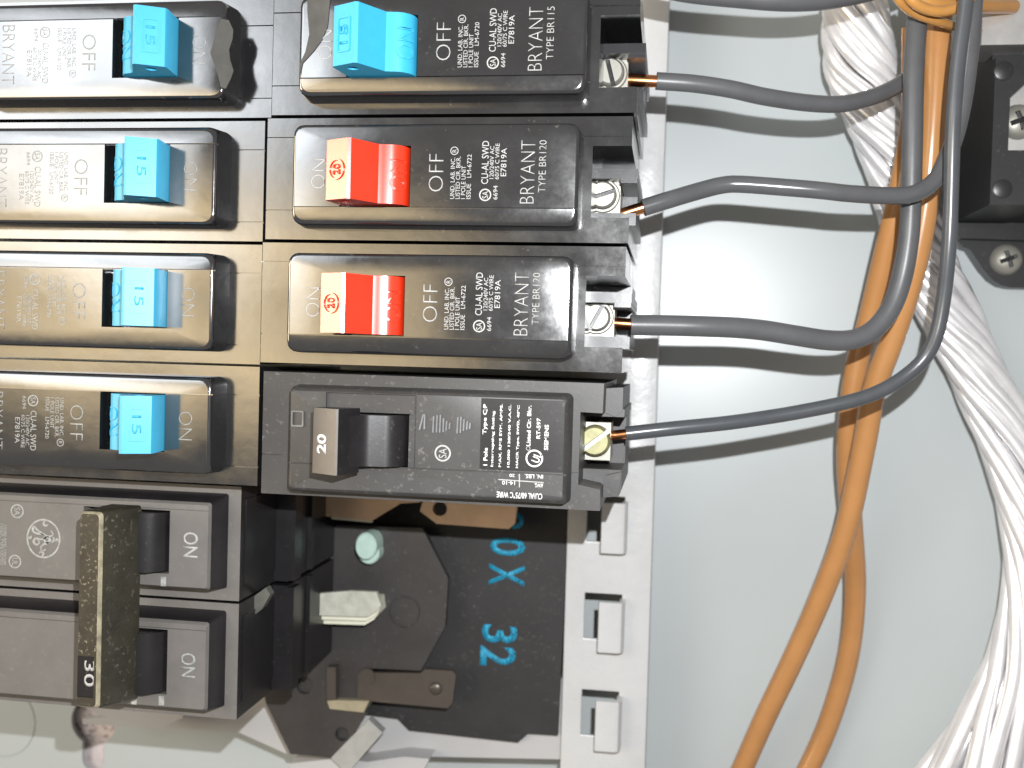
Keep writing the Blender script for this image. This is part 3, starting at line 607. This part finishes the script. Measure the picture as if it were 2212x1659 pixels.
# script letters of the monogram (reading downwards), and the four curls round the rim
for pts in ([(1.7, 1.9), (2.2, 1.0), (1.2, .5), (-.2, 1.0), (-1.6, 1.9), (-2.2, 2.5), (-2.6, 1.7), (-1.8, 1.1), (-.4, .9), (.6, .2)],
            [(.6, .2), (-.6, -.2), (-1.9, -.1), (-2.3, -.9), (-1.5, -1.4), (-.9, -.8), (-1.4, -.4)], [(1.9, -.3), (1.2, -.9), (.4, -.6), (.2, .1), (1.0, .3), (1.5, -.2), (.9, -.9), (0, -1.3), (-.6, -2.0), (-.2, -2.7), (.6, -2.3)],
            [(2.2, .5), (2.5, -.1), (2.0, -.8)], [(.3, 3.9), (-.1, 3.2), (.6, 2.8), (1.0, 3.2)], [(-.3, -3.9), (.1, -3.2), (-.6, -2.9), (-1.0, -3.3)], [(3.7, -.3), (3.1, .1), (2.9, -.5)], [(-3.7, .3), (-3.1, -.1), (-2.9, .5)]):
    obj("stroke", stroke(pts, .26), lg)
bm = bmesh.new()
layers(bm, [(rrect(-32.6, -25.4, -97.2, -56.0, .6), 90.5), (rrect(-32.9, -26.6, -96.4, -55.9, .8), 97), (rrect(-32.8, -27.8, -95.8, -56.0, .9), 101.2), (rrect(-32.4, -28.4, -95.4, -56.4, .8), 101.9)])
th = obj("tie_handle", cut(mesh(bm, "tie_handle", 'bronze', -ZB, 30), [(cbox(-34, -28.9, -93.6, -85.2, 101.3, 105), -ZB)]), ge)
for p_ in th.data.polygons:                  # the bar's upper edge, its highlight put in as colour, and its dark flank
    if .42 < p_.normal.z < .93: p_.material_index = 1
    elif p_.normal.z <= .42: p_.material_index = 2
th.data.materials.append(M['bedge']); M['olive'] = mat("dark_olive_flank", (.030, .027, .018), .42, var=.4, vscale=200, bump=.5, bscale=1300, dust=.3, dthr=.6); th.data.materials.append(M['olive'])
for x0, x1, y0, y1, mt_ in ((912, 940, 575, 630, 'worn'), (900, 930, 1250, 1305, 'worn'), (757, 790, 572, 618, 'blue'), (745, 775, 1245, 1300, 'worn')):
    a = q6(x0, y0, 88); b_ = q6(x1, y1, 88); bm = bmesh.new(); box(bm, a.x, b_.x, b_.y, a.y, 87.6 - ZB, 88.08 - ZB); obj("indicator_tick", mesh(bm, "indicator_tick", mt_, 0, 0), ge)
bm = bmesh.new(); box(bm, -32.7, -28.95, -93.5, -85.3, 101.0, 101.5); obj("rating_plate", mesh(bm, "rating_plate", 'gedark', -ZB), th)
a = q6(478, 1050, 101.5); b_ = q6(536, 1202, 101.5); text(th, "30", a.x, a.y, a.y - b_.y, b_.x - a.x, 101.53 - ZB, 'white', -90, .01, "rating")
# grey spring clip caught between the two poles
cp = bmesh.new(); pts = [q6(x, y, 74) for x, y in ((1255, 735), (1330, 735), (1420, 700), (1500, 640), (1525, 680), (1480, 760), (1430, 800), (1425, 850), (1290, 885), (1250, 800))]
prism(cp, [(p.x, p.y) for p in pts], 71 - ZB, 73.5 - ZB); bev(cp, .4, 2); 
obj("spring_clip", mesh(cp, "spring_clip", 'clip'), ge)
cp = bmesh.new(); pts = [q6(x, y, 76) for x, y in ((1322, 735), (1400, 722), (1405, 750), (1325, 768))]
prism(cp, [(p.x, p.y) for p in pts], 74 - ZB, 76 - ZB); bev(cp, .3, 2); obj("clip_tip", mesh(cp, "clip_tip", 'zinc'), ge)

# ------------------------------------------------------------------ wires
def wire(name, pts, rad, mt, label, cat="wire", group=None, bare=None, brad=1.05):
    path = smooth_path([at(x, y, z) for x, y, z in pts]); bm = bmesh.new(); tube(bm, path, rad, 16); bev(bm, .25, 2, 60)
    o = tag(obj(name, mesh(bm, name, mt, 0, 60)), label, cat, group)
    if bare:
        bm = bmesh.new(); tube(bm, smooth_path([at(*p) for p in bare] + [path[3]]), brad, 12); obj("copper_end", mesh(bm, "copper_end", 'copper', 0, 60), o)
    return o
GW = "dark wires from the breaker terminals"
wire("breaker_wire", [(1418, 175, 73), (1500, 181, 72), (1580, 193, 70), (1652, 209, 67), (1740, 222, 63), (1812, 225, 59), (1870, 214, 55), (1920, 195, 51), (1965, 165, 46), (1995, 110, 42), (2010, 40, 40), (2015, -60, 40)], 1.85, 'wire', "dark grey wire sagging from the blue toggle breaker's terminal", "wire", GW, [(1325, 168, 72), (1362, 173, 72.5)], 1.3)
wire("breaker_wire", [(1389, 449, 73), (1450, 430, 72), (1515, 411, 69.5), (1560, 400, 68.6), (1600, 398, 68.4), (1698, 405, 69), (1780, 412, 69), (1834, 418, 68), (1926, 423, 65), (1975, 418, 63.5), (2017, 393, 62), (2042, 350, 61), (2066, 285, 60), (2084, 200, 60), (2096, 110, 60), (2104, 0, 60), (2108, -60, 60)], 1.85, 'wireg', "glossy dark wire with a kink from the upper red toggle breaker", "wire", GW, [(1310, 475, 72), (1345, 462, 72.5)], 1.25)
wire("breaker_wire", [(1362, 702, 73), (1440, 703, 72), (1515, 705, 71), (1590, 708, 69), (1652, 714, 67), (1720, 725, 65), (1789, 735, 62), (1845, 733, 60), (1890, 710, 58.5), (1925, 665, 57.5), (1946, 610, 57), (1960, 540, 57), (1967, 460, 57), (1971, 300, 57), (1974, 150, 56), (1982, 30, 54), (1988, -60, 54)], 2.2, 'wire', "thick dark grey wire curving up from the lower red toggle breaker", "wire", GW, [(1290, 692, 72), (1330, 698, 72.5)], 1.25)
wire("breaker_wire", [(1352, 937, 73), (1450, 926, 72), (1568, 914, 70), (1660, 901, 68), (1731, 889, 67), (1829, 869, 66), (1894, 848, 65), (1949, 817, 64), (1995, 776, 64), (2022, 725, 65), (2038, 645, 66), (2049, 540, 68), (2054, 440, 69), (2059, 270, 70), (2069, 140, 70), (2085, 20, 70), (2092, -60, 70)], 1.55, 'wireb', "thin dark wire rising from the charcoal breaker's terminal", "wire", GW, [(1290, 945, 71), (1318, 941, 72)], 1.05)
wire("feeder_wire", [(1380, -40, 70), (1480, -18, 69), (1600, -5, 67), (1700, 2, 65), (1790, -2, 62), (1880, -20, 58), (1960, -50, 55)], 2.2, 'wire', "dark grey wire running along the top edge of the picture", "wire")
wire("brown_cable", [(2034, -60, 46), (2030, 0, 46), (2024, 137, 46), (2012, 319, 45), (1999, 450, 43), (1971, 592, 40), (1930, 725, 36), (1890, 837, 33), (1867, 960, 30), (1829, 1137, 26), (1780, 1273, 22), (1720, 1409, 18), (1655, 1545, 14), (1606, 1655, 10), (1560, 1760, 6)], 2.85, 'brown', "ochre brown cable crossing over its twin and leaving at the bottom", "cable", "pair of brown cables")
wire("brown_cable", [(1975, 60, 40), (1972, 250, 38), (1955, 365, 36), (1935, 456, 34), (1907, 570, 30), (1878, 690, 26), (1852, 783, 24), (1836, 892, 22), (1831, 1001, 19), (1840, 1137, 14), (1847, 1273, 10), (1834, 1409, 7), (1796, 1545, 5), (1747, 1659, 4.2), (1690, 1760, 4.2)], 2.85, 'brown', "ochre brown cable passing under its twin, nearer the aluminium strands", "cable", "pair of brown cables")
def g7w(pts): return [((3300 + x * .36165) * .54, y * .36165 * .54, z) for x, y, z in pts]
wire("orange_wire", g7w([(700, -160, 66), (790, -40, 65), (850, 40, 64), (940, 120, 62), (1100, 195, 60), (1300, 250, 58), (1450, 295, 54), (1650, 340, 46), (1780, 370, 38)]), .95, 'orange', "thin orange wire curving over the brown cable at the top", "wire")
wire("orange_cable", g7w([(980, -60, 62), (1100, 10, 62), (1250, 55, 61), (1500, 62, 58), (1800, 68, 52), (2085, 72, 45)]), 1.55, 'orange', "orange coated cable running sideways into the silver lug", "cable")
wire("orange_wire", g7w([(1500, 330, 40), (1650, 270, 40), (1780, 200, 40), (1880, 130, 40)]), .7, 'orange', "short thin orange wire slanting below the orange cable", "wire")

wire("orange_loop", g7w([(880, -120, 66), (960, 0, 66), (1080, 85, 65), (1230, 125, 64), (1400, 110, 63), (1560, 30, 62), (1660, -80, 62)]), 1.15, 'orange', "orange wire loop dipping in from the top beside the thin orange wire", "wire")

# bare stranded aluminium cable
cl_pts = [(1846, -60, 17), (1849, 30, 17), (1856, 114, 17), (1874, 185, 16), (1900, 262, 15), (1935, 370, 14), (1980, 510, 13), (2032, 640, 12), (2085, 750, 11), (2125, 835, 11), (2180, 955, 12), (2216, 1080, 13), (2236, 1210, 14), (2232, 1330, 15), (2205, 1450, 16), (2158, 1560, 17), (2104, 1670, 18), (2040, 1790, 19)]
path = smooth_path([at(*p) for p in cl_pts], 1.6); fr = frames(path)
sc_ = thing("stranded_cable", path[0], "twisted bare aluminium strand cable hanging beside the brown cables", "cable")
n_ = len(path)
for layer, cnt, R0, rs in ((0, 12, 5.7, 1.72), (1, 5, 2.9, 1.9)):
    for k in range(cnt):
        ph = 2 * math.pi * k / cnt + random.uniform(-.1, .1); pts = []; wob = random.uniform(0, 6)
        for i in range(n_):
            t = i / (n_ - 1); spl = 1.0 + .28 * math.exp(-((t - .10) / .07) ** 2) + .9 * max(0., (t - .62) / .38) ** 1.5
            a = ph - 7.0 * t * math.pi * (1 - .45 * t) + .12 * math.sin(9 * t + wob); rr = R0 * (1 + .06 * math.sin(14 * t + wob * 2)) * spl
            tt, uu, vv = fr[i]; off = uu * math.cos(a) + vv * math.sin(a)
            p = path[i] + off * rr; p.z = 1.5 + max(0., p.z - 1.5) if p.z > 1.5 else 1.5
            pts.append(p - path[0])
        bm = bmesh.new(); tube(bm, pts, lambda t: rs * (1 + .35 * max(0, (t - .62) / .38)), 8); obj("strand", mesh(bm, "strand", 'alu', 0, 80), sc_)

# ------------------------------------------------------------------ black terminal block at the right
blk = thing("terminal_block", (0, 0, 0), "black moulded terminal block with silver lug screws beside the thin dark wire", "terminal block")
ZF = 40.0
bm = bmesh.new()
F_ = poly(g8, [(795, 705), (1050, 705), (1050, 420), (915, 420), (905, 300), (1400, 300), (1400, -420), (905, -420), (850, -250), (795, -170)], ZF)
bx0, by0 = F_[0]
P1 = g8(795, 705, ZF); P2 = g8(1055, 705, ZF); P3 = g7(1830, 640, ZF)
xl, xr, yb, yt = P1.x, P1.x + 60, P1.y, P3.y
prism(bm, [(xl, yb), (xl + 11.5, yb), (xl + 11.5, yb + 12.5), (xl + 3.5, yb + 12.5), (xl + 3.5, yt - 9), (xl + 7, yt - 5.5), (xl + 15, yt + .5), (xl, yt)], 12, ZF); bev(bm, .5, 2)
obj("side_wall", mesh(bm, "side_wall", 'lugblk'), blk)
bm = bmesh.new(); box(bm, xl + .2, xr, yb + .3, yt - .3, 8, 24); prism(bm, [(xl + .4, yt - .4), (xl + 60, yt - .4), (xl + 60, yt + 13), (xl + 3, yt + 13), (xl + .4, yt + 8)], 10, 36); bev(bm, .5, 2); obj("body", mesh(bm, "body", 'lugblk'), blk)
for q_, x, y in ((g8, 905, 565), (g7, 1975, 785)):
    u = q_(x, y, ZF); bm = bmesh.new(); layers(bm, [(circ(u.x, u.y, 2.15), ZF - .2), (circ(u.x, u.y, 2.15), ZF + .35), (circ(u.x, u.y, 1.85), ZF + .5)]); obj("boss", mesh(bm, "boss", 'lugblk'), blk)
# lug
l0 = g8(908, 290, 34); bm = bmesh.new()
box(bm, l0.x, l0.x + 40, l0.y, l0.y + 21, 24, 34); box(bm, l0.x + 5, l0.x + 40, l0.y + 21.5, l0.y + 31, 24, 40); bev(bm, .8, 3); lug = obj("lug", mesh(bm, "lug", 'lug'), blk)
u = g7(2165, 1330, 36); s_ = obj("screw", screwhead(4.2, 2.6, 33.9, 'zinc', cross=True, dome=True), lug); s_.location = Vector((u.x, u.y, 0)) * S
u = g7(2150, 110, 40); bm = bmesh.new(); box(bm, u.x - 9, u.x + 30, u.y - 9, u.y + 9, 30, 44); bev(bm, 1.2, 3); obj("upper_lug", mesh(bm, "upper_lug", 'lug'), blk)
# mounting foot with its screw
bm = bmesh.new(); F0 = [g8(x, y, 6) for x, y in ((520, 820), (1500, 820), (1500, 1440), (1097, 1440), (980, 1438), (900, 1420), (820, 1370), (740, 1280), (620, 1100), (560, 1080), (512, 1010))]
prism(bm, [(p.x, p.y) for p in F0], .1, 6); bev(bm, .6, 2); mf = obj("mounting_foot", mesh(bm, "mounting_foot", 'lugblk'), blk)
bm = bmesh.new(); prism(bm, [(p.x, p.y) for p in (g8(x, y, 10) for x, y in ((505, 905), (1500, 950), (1500, 1030), (505, 1000)))], 5.9, 10); bev(bm, .4, 2); obj("ridge", mesh(bm, "ridge", 'lugblk'), mf)
u = g8(962, 1185, 8); s_ = obj("screw", screwhead(4.1, 2.8, 5.9, 'zinc', cross=True, dome=True), mf); s_.location = Vector((u.x, u.y, 0)) * S
